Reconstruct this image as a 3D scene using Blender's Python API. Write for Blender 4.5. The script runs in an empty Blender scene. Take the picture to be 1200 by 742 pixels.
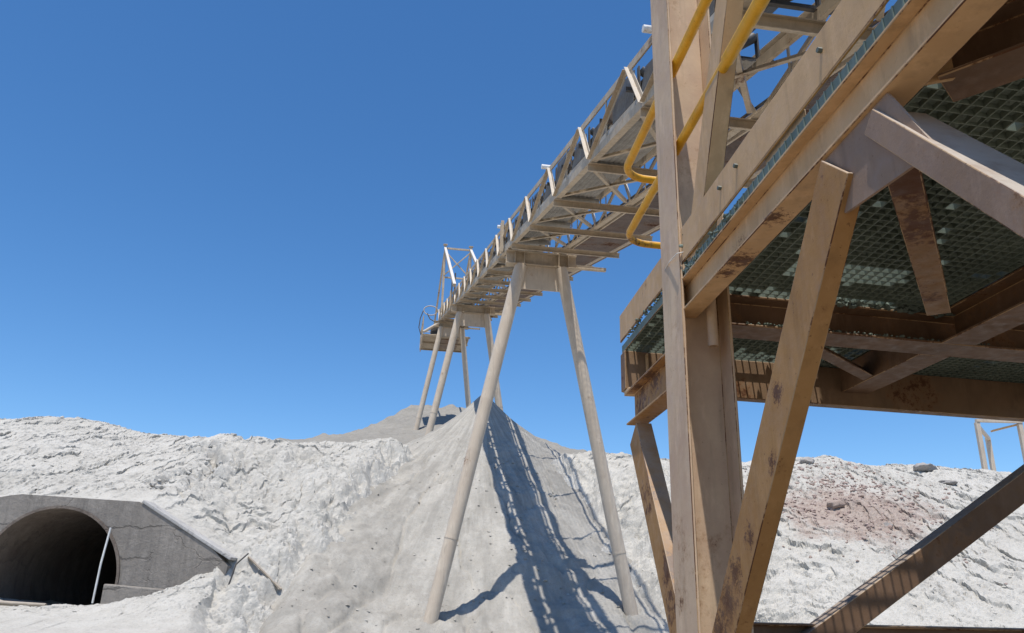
import bpy, bmesh, math, random
import numpy as np
from mathutils import Vector, Matrix

scn = bpy.context.scene
col = scn.collection
random.seed(7)

# ------------------------------------------------------------------ camera
CAM_Z = 1.7
pitch, roll = math.radians(19.57), math.radians(1.5)
Fw = Vector((0, math.cos(pitch), math.sin(pitch)))
R0 = Vector((1, 0, 0)); U0 = R0.cross(Fw)
Up = math.cos(roll) * U0 - math.sin(roll) * R0
Rt = math.cos(roll) * R0 + math.sin(roll) * U0
cd = bpy.data.cameras.new("camera"); cam = bpy.data.objects.new("camera", cd); col.objects.link(cam)
cd.sensor_width = 36; cd.lens = 27.99; cd.clip_start = 0.05; cd.clip_end = 6000
m = Matrix((Rt, Up, -Fw)).transposed().to_4x4(); m.translation = Vector((0, 0, CAM_Z))
cam.matrix_world = m
scn.camera = cam

# ------------------------------------------------------------------ sky and sun
aC = math.radians(-8.78); INC = math.radians(15.3); TI = math.tan(INC)
Ch = Vector((math.sin(aC), math.cos(aC), 0)); Sd = Vector((math.cos(aC), -math.sin(aC), 0))
ld = (Ch * .30 + Sd * .11 + Vector((0, 0, -1))).normalized()      # direction the light travels
SUN_EL = math.asin(-ld.z); SUN_AZ = math.atan2(-ld.x, -ld.y)       # azimuth of the sun from +Y towards +X
w = bpy.data.worlds.new("World"); scn.world = w; w.use_nodes = True
nt = w.node_tree; bg = nt.nodes["Background"]
sk = nt.nodes.new("ShaderNodeTexSky"); sk.sky_type = 'NISHITA'; sk.sun_disc = False
sk.sun_elevation = SUN_EL; sk.sun_rotation = SUN_AZ
sk.altitude = 1200; sk.air_density = 1.0; sk.dust_density = 0.7; sk.ozone_density = 4.0
hs = nt.nodes.new("ShaderNodeHueSaturation"); hs.inputs["Saturation"].default_value = 1.22
nt.links.new(sk.outputs[0], hs.inputs["Color"]); nt.links.new(hs.outputs[0], bg.inputs[0]); bg.inputs[1].default_value = 0.168
sd = bpy.data.lights.new("sun", 'SUN'); so = bpy.data.objects.new("sun", sd); col.objects.link(so)
sd.energy = 5.0; sd.angle = math.radians(0.5); sd.color = (1, .945, .865)
so.rotation_euler = ld.to_track_quat('-Z', 'Y').to_euler(); so.location = (0, -5, 40)
scn.view_settings.view_transform = 'Standard'; scn.view_settings.look = 'None'
scn.view_settings.exposure = 0.0; scn.view_settings.gamma = 1

# ------------------------------------------------------------------ materials
def mat(name, rough=.8, metal=0.0):
    M = bpy.data.materials.new(name); M.use_nodes = True
    b = M.node_tree.nodes["Principled BSDF"]; b.inputs["Roughness"].default_value = rough
    b.inputs["Metallic"].default_value = metal
    return M, M.node_tree, b
def N(nt, t, **k):
    n = nt.nodes.new(t)
    for a, v in k.items(): setattr(n, a, v)
    return n
def noise(nt, vec, scale, detail=6, rough=.6, sc3=None):
    if sc3:
        mp = N(nt, "ShaderNodeMapping"); mp.inputs["Scale"].default_value = sc3
        nt.links.new(vec, mp.inputs[0]); vec = mp.outputs[0]
    n = N(nt, "ShaderNodeTexNoise"); n.inputs["Scale"].default_value = scale
    n.inputs["Detail"].default_value = detail; n.inputs["Roughness"].default_value = rough
    nt.links.new(vec, n.inputs["Vector"]); return n.outputs["Fac"]
def ramp(nt, f, stops):
    r = N(nt, "ShaderNodeValToRGB"); e = r.color_ramp.elements
    while len(e) < len(stops): e.new(.5)
    for q, (p, c) in zip(e, stops):
        q.position = p; q.color = (c, c, c, 1) if isinstance(c, (int, float)) else (*c, 1)
    nt.links.new(f, r.inputs[0]); return r.outputs[0]
def mix(nt, f, a, b, mode='MIX'):
    x = N(nt, "ShaderNodeMix", data_type='RGBA', blend_type=mode)
    if isinstance(f, (int, float)): x.inputs[0].default_value = f
    else: nt.links.new(f, x.inputs[0])
    for i, v in ((6, a), (7, b)):
        if isinstance(v, tuple): x.inputs[i].default_value = (*v, 1)
        else: nt.links.new(v, x.inputs[i])
    return x.outputs[2]
def math_(nt, op, a, b=None):
    x = N(nt, "ShaderNodeMath", operation=op)
    for i, v in ((0, a), (1, b)):
        if v is None: continue
        if isinstance(v, (int, float)): x.inputs[i].default_value = v
        else: nt.links.new(v, x.inputs[i])
    return x.outputs[0]
def bump(nt, b, h, strength, dist):
    x = N(nt, "ShaderNodeBump"); x.inputs["Strength"].default_value = strength; x.inputs["Distance"].default_value = dist
    nt.links.new(h, x.inputs["Height"]); nt.links.new(x.outputs[0], b.inputs["Normal"])

# rust blotches seen on the big raker, the edge beam flange and the cantilever (place, radius)
BLOTS = [(0.973, 2.824, 2.436, 0.055), (0.964, 2.911, 2.193, 0.05), (0.939, 3.175, 1.955, 0.06), (0.922, 3.342, 1.821, 0.085), (0.911, 3.457, 1.714, 0.11), (0.981, 2.738, 2.671, 0.03), (0.903, 3.546, 1.604, 0.12), (1.0, 2.774, 3.122, 0.07), (0.993, 3.187, 3.122, 0.1), (0.964, 3.334, 3.122, 0.06), (0.851, 4.595, 2.994, 0.16), (0.82, 4.881, 2.994, 0.1)]
def paint(name, base, rust=.3, dust=.5, dark=None, rough=.6, fine=1.0, dustcol=(.50, .46, .41), blots=()):
    """weathered paint: tone drift, grime streaks, rust blotches with specks, dust on upward faces"""
    M, nt, b = mat(name, rough); b.inputs["Specular IOR Level"].default_value = .25
    g = N(nt, "ShaderNodeNewGeometry"); pos = g.outputs["Position"]
    dk = dark or tuple(c * .72 for c in base)
    c = mix(nt, ramp(nt, noise(nt, pos, 2.6 * fine, 8, .65), [(.38, 0), (.66, 1)]), base, dk)
    lt = tuple(min(1, q * 1.18 + .02) for q in base)
    c = mix(nt, ramp(nt, noise(nt, pos, 9 * fine, 5, .7, (1, 1, .35)), [(.52, 0), (.72, .7)]), c, lt)
    # grime running down
    c = mix(nt, ramp(nt, noise(nt, pos, 14 * fine, 4, .6, (1, 1, .12)), [(.55, 0), (.75, .45)]), c, tuple(q * .5 for q in base))
    if rust > 0:
        big = noise(nt, pos, 1.7 * fine, 3, .5); sm = noise(nt, pos, 22 * fine, 6, .75)
        s = math_(nt, 'ADD', math_(nt, 'MULTIPLY', big, .62), math_(nt, 'MULTIPLY', sm, .38))
        t = .66 - .16 * rust
        halo = ramp(nt, s, [(t - .05, 0), (t + .02, 1)]); core = ramp(nt, s, [(t, 0), (t + .045, 1)])
        c = mix(nt, math_(nt, 'MULTIPLY', halo, .45), c, (.30, .15, .06))
        c = mix(nt, core, c, (.115, .048, .022))
        sp = ramp(nt, noise(nt, pos, 60 * fine, 3, .5), [(.68, 0), (.72, 1)])
        c = mix(nt, math_(nt, 'MULTIPLY', sp, min(.8, .9 * rust)), c, (.10, .045, .02))
    for (bx, by, bz, br) in blots:
        vd = N(nt, "ShaderNodeVectorMath", operation='DISTANCE'); nt.links.new(pos, vd.inputs[0]); vd.inputs[1].default_value = (bx, by, bz)
        dd = math_(nt, 'ADD', math_(nt, 'DIVIDE', vd.outputs["Value"], br), math_(nt, 'MULTIPLY', math_(nt, 'SUBTRACT', noise(nt, pos, 34, 8, .85), .5), 5.5))
        c = mix(nt, ramp(nt, dd, [(.6, .6), (1.35, 0)]), c, (.30, .15, .055)); c = mix(nt, ramp(nt, dd, [(.42, .95), (.62, 0)]), c, (.11, .046, .02))
    if dust > 0:
        sx = N(nt, "ShaderNodeSeparateXYZ"); nt.links.new(g.outputs["Normal"], sx.inputs[0])
        up = ramp(nt, sx.outputs[2], [(.15, 0), (.75, 1)])
        dm = math_(nt, 'MULTIPLY', up, ramp(nt, noise(nt, pos, 11, 6, .7), [(.28, .35), (.55, 1)]))
        c = mix(nt, math_(nt, 'MULTIPLY', dm, dust), c, dustcol)
    nt.links.new(c, b.inputs["Base Color"])
    nt.links.new(ramp(nt, noise(nt, pos, 17, 5), [(.3, rough - .12), (.7, min(1, rough + .25))]), b.inputs["Roughness"])
    bump(nt, b, noise(nt, pos, 45 * fine, 6, .7), .25, .004)
    return M

TAN = paint("tan_paint", (.62, .405, .215), rust=.15, dust=.7, dark=(.52, .325, .16), blots=BLOTS[7:10])
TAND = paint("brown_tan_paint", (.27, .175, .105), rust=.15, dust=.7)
TANR = paint("tan_paint_rusted", (.41, .225, .085), rust=.55, dust=.6, dark=(.34, .175, .06), blots=BLOTS[:7]+BLOTS[10:])
BROWN = paint("brown_shaded_steel", (.20, .12, .072), rust=.35, dust=.5)  # brown steel toned down: shade under the floor is put into the colour
RUSTY = paint("rusty_steel", (.30, .18, .09), rust=1.0, dust=.6)
GREYP = paint("column_paint", (.64, .475, .315), rust=.25, dust=.6, dark=(.52, .36, .245))
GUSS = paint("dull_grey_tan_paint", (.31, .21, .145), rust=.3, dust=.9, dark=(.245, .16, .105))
YEL = paint("yellow_paint", (.84, .44, .03), rust=.3, dust=.5, dark=(.74, .37, .02), rough=.4)
OCHRE = paint("worn_ochre_paint", (.40, .24, .07), rust=.3, dust=.3)
BEIGE = paint("beige_paint", (.53, .43, .31), rust=.15, dust=.9, dustcol=(.66, .63, .58))
PALE = paint("pale_pipe_paint", (.57, .485, .385), rust=.02, dust=.6, dustcol=(.6, .57, .52), dark=(.52, .43, .335))
PLATE = paint("chequer_plate", (.27, .21, .165), rust=.5, dust=.8)
FRP = paint("green_grey_grating", (.20, .245, .205), rust=0, dust=.6, dark=(.135, .17, .14), dustcol=(.36, .36, .33))
GALV = paint("galvanised", (.15, .17, .145), rust=.0, dust=.7, dark=(.10, .118, .098), dustcol=(.38, .39, .37))
BELT = paint("rubber_belt", (.13, .13, .13), rust=0, dust=.9, dark=(.08, .08, .08), dustcol=(.35, .34, .33))
RBELT = paint("dusty_return_belt", (.36, .335, .295), rust=0, dust=.5, dark=(.25, .23, .20))
DARK = paint("idler_steel", (.10, .095, .09), rust=.3, dust=.7)
RUSTW = paint("white_cap_paint", (.75, .75, .73), rust=.05, dust=.2)

def soil(name, c1, c2, c3, pink=None, bumpd=.05, apex=None):
    M, nt, b = mat(name, .95); b.inputs["Specular IOR Level"].default_value = .1
    g = N(nt, "ShaderNodeNewGeometry"); pos = g.outputs["Position"]
    c = mix(nt, ramp(nt, noise(nt, pos, .35, 6, .6), [(.35, 0), (.65, 1)]), c1, c2)
    c = mix(nt, ramp(nt, noise(nt, pos, 1.6, 8, .7), [(.45, 0), (.7, .8)]), c, c3)
    # small dark stones and light grit
    c = mix(nt, ramp(nt, noise(nt, pos, 9, 8, .8), [(.32, .5), (.43, 0)]), c, tuple(q * .45 for q in c1))
    c = mix(nt, ramp(nt, noise(nt, pos, 4, 10, .85), [(.38, .4), (.50, 0)]), c, tuple(q * .68 for q in c1))
    c = mix(nt, ramp(nt, noise(nt, pos, 30, 4, .7), [(.58, 0), (.72, .5)]), c, tuple(min(1, q * 1.25) for q in c1))
    c = mix(nt, ramp(nt, noise(nt, pos, 22, 6, .8), [(.34, .5), (.46, 0)]), c, tuple(q * .5 for q in c2))
    if apex:
        sx = N(nt, "ShaderNodeSeparateXYZ"); nt.links.new(pos, sx.inputs[0])
        ax = math_(nt, 'SUBTRACT', sx.outputs[0], apex[0]); ay = math_(nt, 'SUBTRACT', apex[1], sx.outputs[1])
        th = math_(nt, 'ARCTAN2', ax, ay); rr_ = math_(nt, 'SQRT', math_(nt, 'ADD', math_(nt, 'MULTIPLY', ax, ax), math_(nt, 'MULTIPLY', ay, ay)))
        cb = N(nt, "ShaderNodeCombineXYZ"); nt.links.new(math_(nt, 'MULTIPLY', th, 9.0), cb.inputs[0]); nt.links.new(math_(nt, 'MULTIPLY', rr_, .22), cb.inputs[1])
        st = noise(nt, cb.outputs[0], 1.4, 8, .7)
        c = mix(nt, ramp(nt, st, [(.40, .75), (.54, 0)]), c, tuple(q * .66 for q in c1)); c = mix(nt, ramp(nt, st, [(.55, 0), (.68, .7)]), c, tuple(q * 1.22 for q in c1))
    if pink:
        for (px, py, pz, rx, rz) in pink:
            mp = N(nt, "ShaderNodeMapping"); mp.vector_type = 'POINT'
            mp.inputs["Location"].default_value = (-px / rx, -py / (rx * 1.4), -pz / rz)
            mp.inputs["Scale"].default_value = (1 / rx, 1 / (rx * 1.4), 1 / rz)
            nt.links.new(pos, mp.inputs[0])
            ln = N(nt, "ShaderNodeVectorMath", operation='LENGTH'); nt.links.new(mp.outputs[0], ln.inputs[0])
            d = math_(nt, 'ADD', ln.outputs["Value"], math_(nt, 'MULTIPLY', math_(nt, 'SUBTRACT', noise(nt, pos, 1.1, 8, .75), .5), 2.2))
            f = ramp(nt, d, [(.55, .85), (1.15, 0)])
            pc = mix(nt, ramp(nt, noise(nt, pos, 5, 6, .8), [(.4, 0), (.65, 1)]), (.40, .325, .275), (.29, .21, .175))
            c = mix(nt, f, c, pc)
    nt.links.new(c, b.inputs["Base Color"])
    h = math_(nt, 'ADD', noise(nt, pos, 6, 10, .75), math_(nt, 'MULTIPLY', noise(nt, pos, 40, 5, .7), .3))
    bump(nt, b, h, .9, bumpd)
    return M
WHITE_SOIL = soil("pale_spoil", (.51, .487, .437), (.56, .538, .49), (.43, .406, .36), pink=[(8.7, 21.2, 3.6, 2.4, 1.4), (13.4, 21.0, 3.6, 1.0, .4)])
GREY_SOIL = soil("grey_crushed_ore", (.40, .378, .335), (.335, .314, .277), (.465, .445, .402), bumpd=.03, apex=(-.98, 29.0))
REAR_SOIL = soil("grey_tan_pile", (.30, .283, .25), (.25, .237, .212), (.34, .32, .285), bumpd=.05)
GROUND_SOIL = soil("pale_yard_dust", (.27, .215, .155), (.31, .255, .19), (.225, .175, .125), bumpd=.03)
ROCK = soil("boulder_stone", (.33, .31, .29), (.40, .375, .35), (.27, .25, .235), bumpd=.03)
ROCKB = soil("brown_boulder_stone", (.33, .255, .21), (.40, .33, .29), (.26, .2, .17), bumpd=.03)
MUD = soil("caked_grey_green_mud", (.165, .205, .178), (.11, .14, .12), (.225, .26, .228), bumpd=.006)

def concrete(name, c1, c2, stain, joints=()):
    M, nt, b = mat(name, .9)
    g = N(nt, "ShaderNodeNewGeometry"); pos = g.outputs["Position"]
    c = mix(nt, ramp(nt, noise(nt, pos, .9, 8, .7), [(.38, 0), (.62, 1)]), c1, c2)
    c = mix(nt, ramp(nt, noise(nt, pos, 3.2, 8, .75, (1, 1, .5)), [(.5, 0), (.68, .8)]), c, stain)
    vo = N(nt, "ShaderNodeTexVoronoi", feature='DISTANCE_TO_EDGE'); vo.inputs["Scale"].default_value = .9
    wv = N(nt, "ShaderNodeVectorMath", operation='ADD'); nz = N(nt, "ShaderNodeTexNoise"); nz.inputs["Scale"].default_value = 2.5
    nz.inputs["Detail"].default_value = 7
    nt.links.new(pos, nz.inputs["Vector"]); nt.links.new(pos, wv.inputs[0]); nt.links.new(nz.outputs["Color"], wv.inputs[1])
    nt.links.new(wv.outputs[0], vo.inputs["Vector"])
    crack = math_(nt, 'MULTIPLY', ramp(nt, vo.outputs["Distance"], [(.0, 1), (.022, 0)]), ramp(nt, noise(nt, pos, 1.1, 3), [(.48, 0), (.56, 1)]))
    c = mix(nt, ramp(nt, noise(nt, pos, 5, 6, .7, (1, 1, .10)), [(.50, 0), (.70, .7)]), c, tuple(q*.62 for q in c2))
    c = mix(nt, ramp(nt, noise(nt, pos, 16, 6, .8), [(.36, .6), (.48, 0)]), c, tuple(q*.6 for q in c1))
    c = mix(nt, math_(nt, 'MULTIPLY', crack, .25), c, tuple(q * .45 for q in c1))
    nt.links.new(c, b.inputs["Base Color"])
    for jz in joints:                       # construction joints between the pours, broken and wandering
        sz = N(nt, "ShaderNodeSeparateXYZ"); nt.links.new(pos, sz.inputs[0])
        dz = math_(nt, 'ABSOLUTE', math_(nt, 'ADD', math_(nt, 'SUBTRACT', sz.outputs[2], jz), math_(nt, 'MULTIPLY', math_(nt, 'SUBTRACT', noise(nt, pos, 1.6, 8, .7), .5), .45)))
        jn = math_(nt, 'MULTIPLY', ramp(nt, dz, [(.008, 1), (.03, 0)]), ramp(nt, noise(nt, pos, .8, 4, .6), [(.42, 0), (.52, 1)]))
        c2_ = mix(nt, math_(nt, 'MULTIPLY', jn, .7), c, tuple(q*.4 for q in c1)); c = c2_; crack = math_(nt, 'MAXIMUM', crack, jn)
    nt.links.new(c, b.inputs["Base Color"])
    h = math_(nt, 'SUBTRACT', noise(nt, pos, 7, 10, .75), math_(nt, 'MULTIPLY', crack, .5))
    bump(nt, b, h, .8, .04)
    return M
CONC = concrete("weathered_concrete", (.275, .248, .216), (.215, .194, .17), (.325, .298, .264), joints=(2.32, 1.72, 2.95))
CONC_PIPE = concrete("stained_pipe_concrete", (.20, .165, .135), (.14, .11, .09), (.24, .205, .17))
COPING = concrete("pale_coping_concrete", (.46, .445, .42), (.40, .385, .365), (.5, .485, .46))
EDGE = paint("worn_edge", (.50, .33, .18), rust=.95, dust=.7, fine=1.6)
WOOD = paint("weathered_timber", (.36, .30, .23), rust=0, dust=.4)

# ------------------------------------------------------------------ helpers
def mesh_ob(name, V, Fc, material, parent=None, loc=None, smooth=False, kind=None, bevel=0):
    V = np.asarray(V, float); o0 = Vector(loc) if loc is not None else Vector(V.mean(0))
    me = bpy.data.meshes.new(name); me.from_pydata((V - np.array(o0)).tolist(), [], Fc); me.validate()
    bm = bmesh.new(); bm.from_mesh(me); bmesh.ops.recalc_face_normals(bm, faces=bm.faces); bm.to_mesh(me); bm.free()
    if material: me.materials.append(material)
    if smooth: me.polygons.foreach_set("use_smooth", [True] * len(me.polygons))
    o = bpy.data.objects.new(name, me); col.objects.link(o)
    if parent is not None:
        o.parent = parent
        p = parent; off = Vector(parent.location)
        while p.parent is not None: p = p.parent; off += Vector(p.location)
        o.location = o0 - off
    else: o.location = o0
    if kind: o["kind"] = kind
    if bevel:
        bv = o.modifiers.new("edge", 'BEVEL'); bv.width = bevel; bv.segments = 2; bv.limit_method = 'ANGLE'; bv.angle_limit = math.radians(40)
    return o
def thing(name, label, cat, loc, group=None):
    o = bpy.data.objects.new(name, None); col.objects.link(o); o.location = loc; o.empty_display_size = .2
    o["label"] = label; o["category"] = cat
    if group: o["group"] = group
    return o
def tag(o, label, cat, group=None, kind=None):
    o["label"] = label; o["category"] = cat
    if group: o["group"] = group
    if kind: o["kind"] = kind
    return o
def frame(p0, p1, up):
    d = (Vector(p1) - Vector(p0)).normalized(); up = Vector(up); b = (up - d * up.dot(d)).normalized(); a = d.cross(b)
    return d, a, b
def prism(p0, p1, prof, up=(0, 0, 1)):
    """sweep a closed 2-D profile (a to the right of travel, b along up) from p0 to p1"""
    p0, p1 = Vector(p0), Vector(p1); d, a, b = frame(p0, p1, up); n = len(prof)
    V = [tuple(p0 + a * x + b * y) for x, y in prof] + [tuple(p1 + a * x + b * y) for x, y in prof]
    Fc = [(i, (i + 1) % n, n + (i + 1) % n, n + i) for i in range(n)] + [tuple(range(n - 1, -1, -1)), tuple(range(n, 2 * n))]
    return V, Fc
def I_(wd, h, t=.008, tf=.012):
    return [(-wd/2, 0), (wd/2, 0), (wd/2, tf), (t/2, tf), (t/2, h-tf), (wd/2, h-tf), (wd/2, h), (-wd/2, h), (-wd/2, h-tf), (-t/2, h-tf), (-t/2, tf), (-wd/2, tf)]
def C_(wd, h, t=.008, tf=.012, s=1):      # web at a=0, flanges towards +a (s=1) or -a
    return [(0, 0), (s*wd, 0), (s*wd, tf), (s*t, tf), (s*t, h-tf), (s*wd, h-tf), (s*wd, h), (0, h)]
def L_(wa, wb, t=.008, sa=1, sb=1):
    return [(0, 0), (sa*wa, 0), (sa*wa, sb*t), (sa*t, sb*t), (sa*t, sb*wb), (0, sb*wb)]
def R_(x0, x1, y0, y1): return [(x0, y0), (x1, y0), (x1, y1), (x0, y1)]
def beam(name, p0, p1, prof, material, parent, up=(0, 0, 1), bevel=.0025):
    V, Fc = prism(p0, p1, prof, up); o = mesh_ob(name, V, Fc, material, parent, loc=p0, bevel=bevel)
    if bevel and parent is not None and parent.name.startswith("steel_platform"):
        o.data.materials.append(EDGE); bv = o.modifiers["edge"]; bv.material = 1; bv.width = .0035
    return o
def box8(P): return P, [(0, 1, 2, 3), (7, 6, 5, 4), (0, 4, 5, 1), (1, 5, 6, 2), (2, 6, 7, 3), (3, 7, 4, 0)]
def slab(name, quad, thick, material, parent, bevel=0, **k):
    """a flat polygon given thickness along vector thick"""
    n = len(quad); t = Vector(thick); V = [tuple(Vector(q)) for q in quad] + [tuple(Vector(q) + t) for q in quad]
    Fc = [tuple(range(n)), tuple(range(2*n-1, n-1, -1))] + [(i, (i+1) % n, n+(i+1) % n, n+i) for i in range(n)]
    return mesh_ob(name, V, Fc, material, parent, loc=quad[0], bevel=bevel, **k)
def sweep(pts, r, n=14, rfun=None, cap=True):
    pts = [Vector(p) for p in pts]; V = []; Fc = []
    t0 = (pts[1]-pts[0]).normalized(); ref = Vector((0, 0, 1)) if abs(t0.z) < .9 else Vector((1, 0, 0))
    b = (ref - t0*ref.dot(t0)).normalized()
    for i, p in enumerate(pts):
        t = (pts[min(i+1, len(pts)-1)] - pts[max(i-1, 0)]).normalized(); b = (b - t*b.dot(t)).normalized(); a = t.cross(b)
        rr = rfun(i) if rfun else r
        for k in range(n):
            q = 2*math.pi*k/n; V.append(tuple(p + (a*math.cos(q) + b*math.sin(q))*rr))
    for i in range(len(pts)-1):
        for k in range(n): Fc.append((i*n+k, i*n+(k+1) % n, (i+1)*n+(k+1) % n, (i+1)*n+k))
    if cap: Fc += [tuple(range(n-1, -1, -1)), tuple(range((len(pts)-1)*n, len(pts)*n))]
    return V, Fc
def tube(name, pts, r, material, parent=None, n=14, rfun=None):
    V, Fc = sweep(pts, r, n, rfun)
    o = mesh_ob(name, V, Fc, material, parent, loc=pts[0], smooth=True)
    es = o.modifiers.new("split", 'EDGE_SPLIT'); es.split_angle = math.radians(50)
    return o
def fillet(p, q, s, r, n=8):
    """corner p-q-s rounded with radius r"""
    p, q, s = Vector(p), Vector(q), Vector(s); u = (p-q).normalized(); v = (s-q).normalized()
    half = math.acos(max(-1, min(1, u.dot(v))))/2; L = r/math.tan(half); c = q + (u+v).normalized()*(r/math.sin(half))
    a0 = q+u*L-c; a1 = q+v*L-c; out = []
    om = math.acos(max(-1, min(1, a0.normalized().dot(a1.normalized()))))
    for i in range(n+1):
        t = i/n; out.append(c + (a0*math.sin((1-t)*om) + a1*math.sin(t*om))/math.sin(om))
    return out
class Bag:                                 # collects shapes for one joined mesh
    def __init__(s): s.V = []; s.F = []
    def add(s, V, Fc): n = len(s.V); s.V += [tuple(v) for v in V]; s.F += [tuple(i+n for i in f) for f in Fc]
    def build(s, name, material, parent=None, **k): return mesh_ob(name, s.V, s.F, material, parent, **k)

# ------------------------------------------------------------------ terrain
rng = np.random.default_rng(11)
PERM = rng.permutation(512); G = rng.normal(size=(512, 2)); G /= np.linalg.norm(G, axis=1)[:, None]
def perlin(x, y):
    xi = np.floor(x).astype(int); yi = np.floor(y).astype(int); xf = x-xi; yf = y-yi
    u = xf*xf*xf*(xf*(xf*6-15)+10); v = yf*yf*yf*(yf*(yf*6-15)+10)
    def g(i, j, dx, dy):
        h = PERM[(PERM[(xi+i) & 511] + yi+j) & 511]; return G[h, 0]*dx + G[h, 1]*dy
    a = g(0, 0, xf, yf); b = g(1, 0, xf-1, yf); c = g(0, 1, xf, yf-1); d = g(1, 1, xf-1, yf-1)
    return ((a+(b-a)*u)*(1-v) + (c+(d-c)*u)*v)*1.5
def fbm(x, y, o=5, g=.5):
    s = 0; a = 1
    for i in range(o): s = s + a*perlin(x*2**i+17.3*i, y*2**i-9.1*i); a *= g
    return s
def ridged(x, y, o=4, g=.55):
    s = 0; a = 1; n = 0
    for i in range(o): s = s + a*(1-np.abs(perlin(x*2**i+5.7*i, y*2**i+3.3*i))*1.6); n += a; a *= g
    return s/n
def sst(a, b, x): t = np.clip((x-a)/(b-a), 0, 1); return t*t*(3-2*t)
CX = [-60, -30, -16.8, -15.7, -14.1, -11.9, -9.25, -8.2, -7.15, -6.1, -5.14, -4.3, -3.24, -1, 1.51, 3.88, 7.64, 9.5, 10.14, 10.8, 12.65, 14.5, 16.8, 30, 60]
CZ = [6.4, 7.0, 6.98, 6.80, 6.82, 6.66, 6.41, 6.46, 6.33, 6.48, 6.35, 6.38, 6.32, 6.3, 6.28, 6.25, 6.10, 6.12, 6.22, 6.10, 6.10, 6.03, 5.95, 6.0, 5.8]
def wall_top(x): return np.interp(x, [-30, -10.9, -10.5, -7.86, -5.86, -5.2], [3.3, 3.50, 3.58, 3.48, 2.36, 2.0])
WALL_Y = 17.5
def embank(x, y):
    zc = np.interp(x, CX, CZ); yc = 26 + .5*np.sin(x*.45) + .35*np.sin(x*1.1+1)
    wx = 1 - sst(-6.25, -5.3, x)                                   # 1 where the headwall retains the slope
    yt = 17.72*wx + 15.6*(1-wx); zt = (wall_top(x)-.06)*wx + 1.2*(1-wx)
    t = (y-yt)/(yc-yt); tc = np.clip(t, 0, 1)
    s = zt + (zc-zt)*(tc - .085*np.sin(2*math.pi*tc)*.5 + .10*np.sin(math.pi*tc))
    s = np.where(y > yc, zc + .02*(y-yc), s)
    # plateau behind the crest climbing under the far trestles, then falling away
    s = s + np.where(y > yc, sst(27, 36, y)*np.exp(-((x+3.5)/5.5)**2)*1.2, 0)
    s = s - sst(48, 80, y)*8
    front = 1.30 - .4*np.exp(-((x+.4)/4.2)**4)*sst(17, 15, y) - sst(17, 7, y)*1.35 + .9*sst(-8.2, -5.7, x)**1.4*sst(14.5, 17.6, y) + .15*np.exp(-((x+7.4)/1.2)**2-((y-16.4)/.7)**2)
    s = np.where(y < yt, np.where(wx > .5, front, front + (s-front)*sst(yt-1.6, yt, y)), s)
    return s
def saw(p, w=.18):
    """slow rise then a sharp drop, once per unit"""
    f = p-np.floor(p); return np.where(f < 1-w, f/(1-w), (1-f)/w)
def detail(x, y, z):
    m = (sst(15.0, 17.3, y)*.7+.3)*(1-(1-sst(-6.2, -5.4, x))*sst(17.2, 17.6, y)*sst(18.5, 17.8, y))
    n = .15*fbm(x*.40, y*.40, 4) + .035*fbm(x*1.5, y*1.5, 4, .6)
    L = sst(-7.0, -10, x); Rr = sst(2.5, 6, x); Mi = np.clip(1-L-Rr, 0, 1)
    w1 = fbm(x*.6, y*.6, 4, .6); w2 = fbm(x*.6+31, y*.6+11, 4, .6)
    # striations: low broken scarps, running down to the left on the left, down to the right on the right
    def band(c, s_, px, k, amp, w, st=.22, sh=1.0):
        a = x*c+y*s_ + .30*w1 + .12*w2; b = -x*s_+y*c
        mask = sst(-.10, .40, fbm(x*.6+px, y*.6-px, 4, .6) + .45*fbm(a*1.6, b*st+px, 4, .6))
        t = mask*saw(a*k + .30*fbm(a*1.5+px, b*.5, 4, .6), w)
        return np.stack([amp*(t-.5*mask), sh*amp*t*c, sh*amp*t*s_])
    left = band(.94, -.34, 3, 1.1, .075, .08) + band(.91, -.41, 9, 2.7, .05, .11) + band(.95, -.31, 21, 5.5, .024, .2)
    right = band(-.84, -.54, 5, 1.1, .085, .08) + band(-.86, -.50, 13, 2.8, .05, .11) + band(-.8, -.6, 23, 5.6, .022, .2)
    midd = band(.35, -.94, 7, .9, .08, .10) + band(.93, -.37, 17, 2.2, .05, .11) + band(-.9, -.43, 29, 2.9, .04, .12)
    bz, bx, by = L*left + Rr*right + Mi*midd
    n = n + bz
    # creases and rills
    cr = np.abs(fbm(x*.95+w1*.5, y*.5+w2*.5, 4, .55)); n = n - .12*np.exp(-(cr/.035)**2)*sst(-.1, .3, w2)
    cr2 = np.abs(fbm((x*.8-y*.5)*1.9+w2, (x*.5+y*.8)*.8, 4, .6)); n = n - .06*np.exp(-(cr2/.045)**2)*sst(-.2, .3, w1)
    # broken crust: angular lumps
    br = sst(-.05, .35, fbm(x*.4+40, y*.4-7, 4))
    n = n + (.2+.8*br)*(.04*(np.abs(fbm(x*2.1, y*2.1, 4, .62))-.25) + .035*np.abs(fbm(x*6, y*6, 3, .6))) + .022*fbm(x*10, y*10, 2, .65) + .010*np.abs(fbm(x*4.5+3, y*4.5, 3, .6))
    # gully right of the culvert, ragged shoulder beside the stockpile
    gx = x+8.2+.07*(y-21)+.30*np.sin(y*1.7)+.35*w1
    n = n - .55*np.exp(-(gx/.20)**2)*sst(18.2, 20, y)*sst(26.3, 24, y)*(.5+1.2*np.abs(w2))
    for k_, (o_, a_) in enumerate(((.9, .16), (-1.0, .14), (1.7, .12), (-1.9, .12))):
        n = n - a_*np.exp(-((gx+o_*(1-.12*(y-18))+.25*fbm(x*1.4+k_*9, y*1.4, 3))/.13)**2)*sst(18.2, 19, y)*sst(25, 22.5, y)*(.4+1.2*np.abs(w1))
    return n*m, bx*m, by*m
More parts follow.
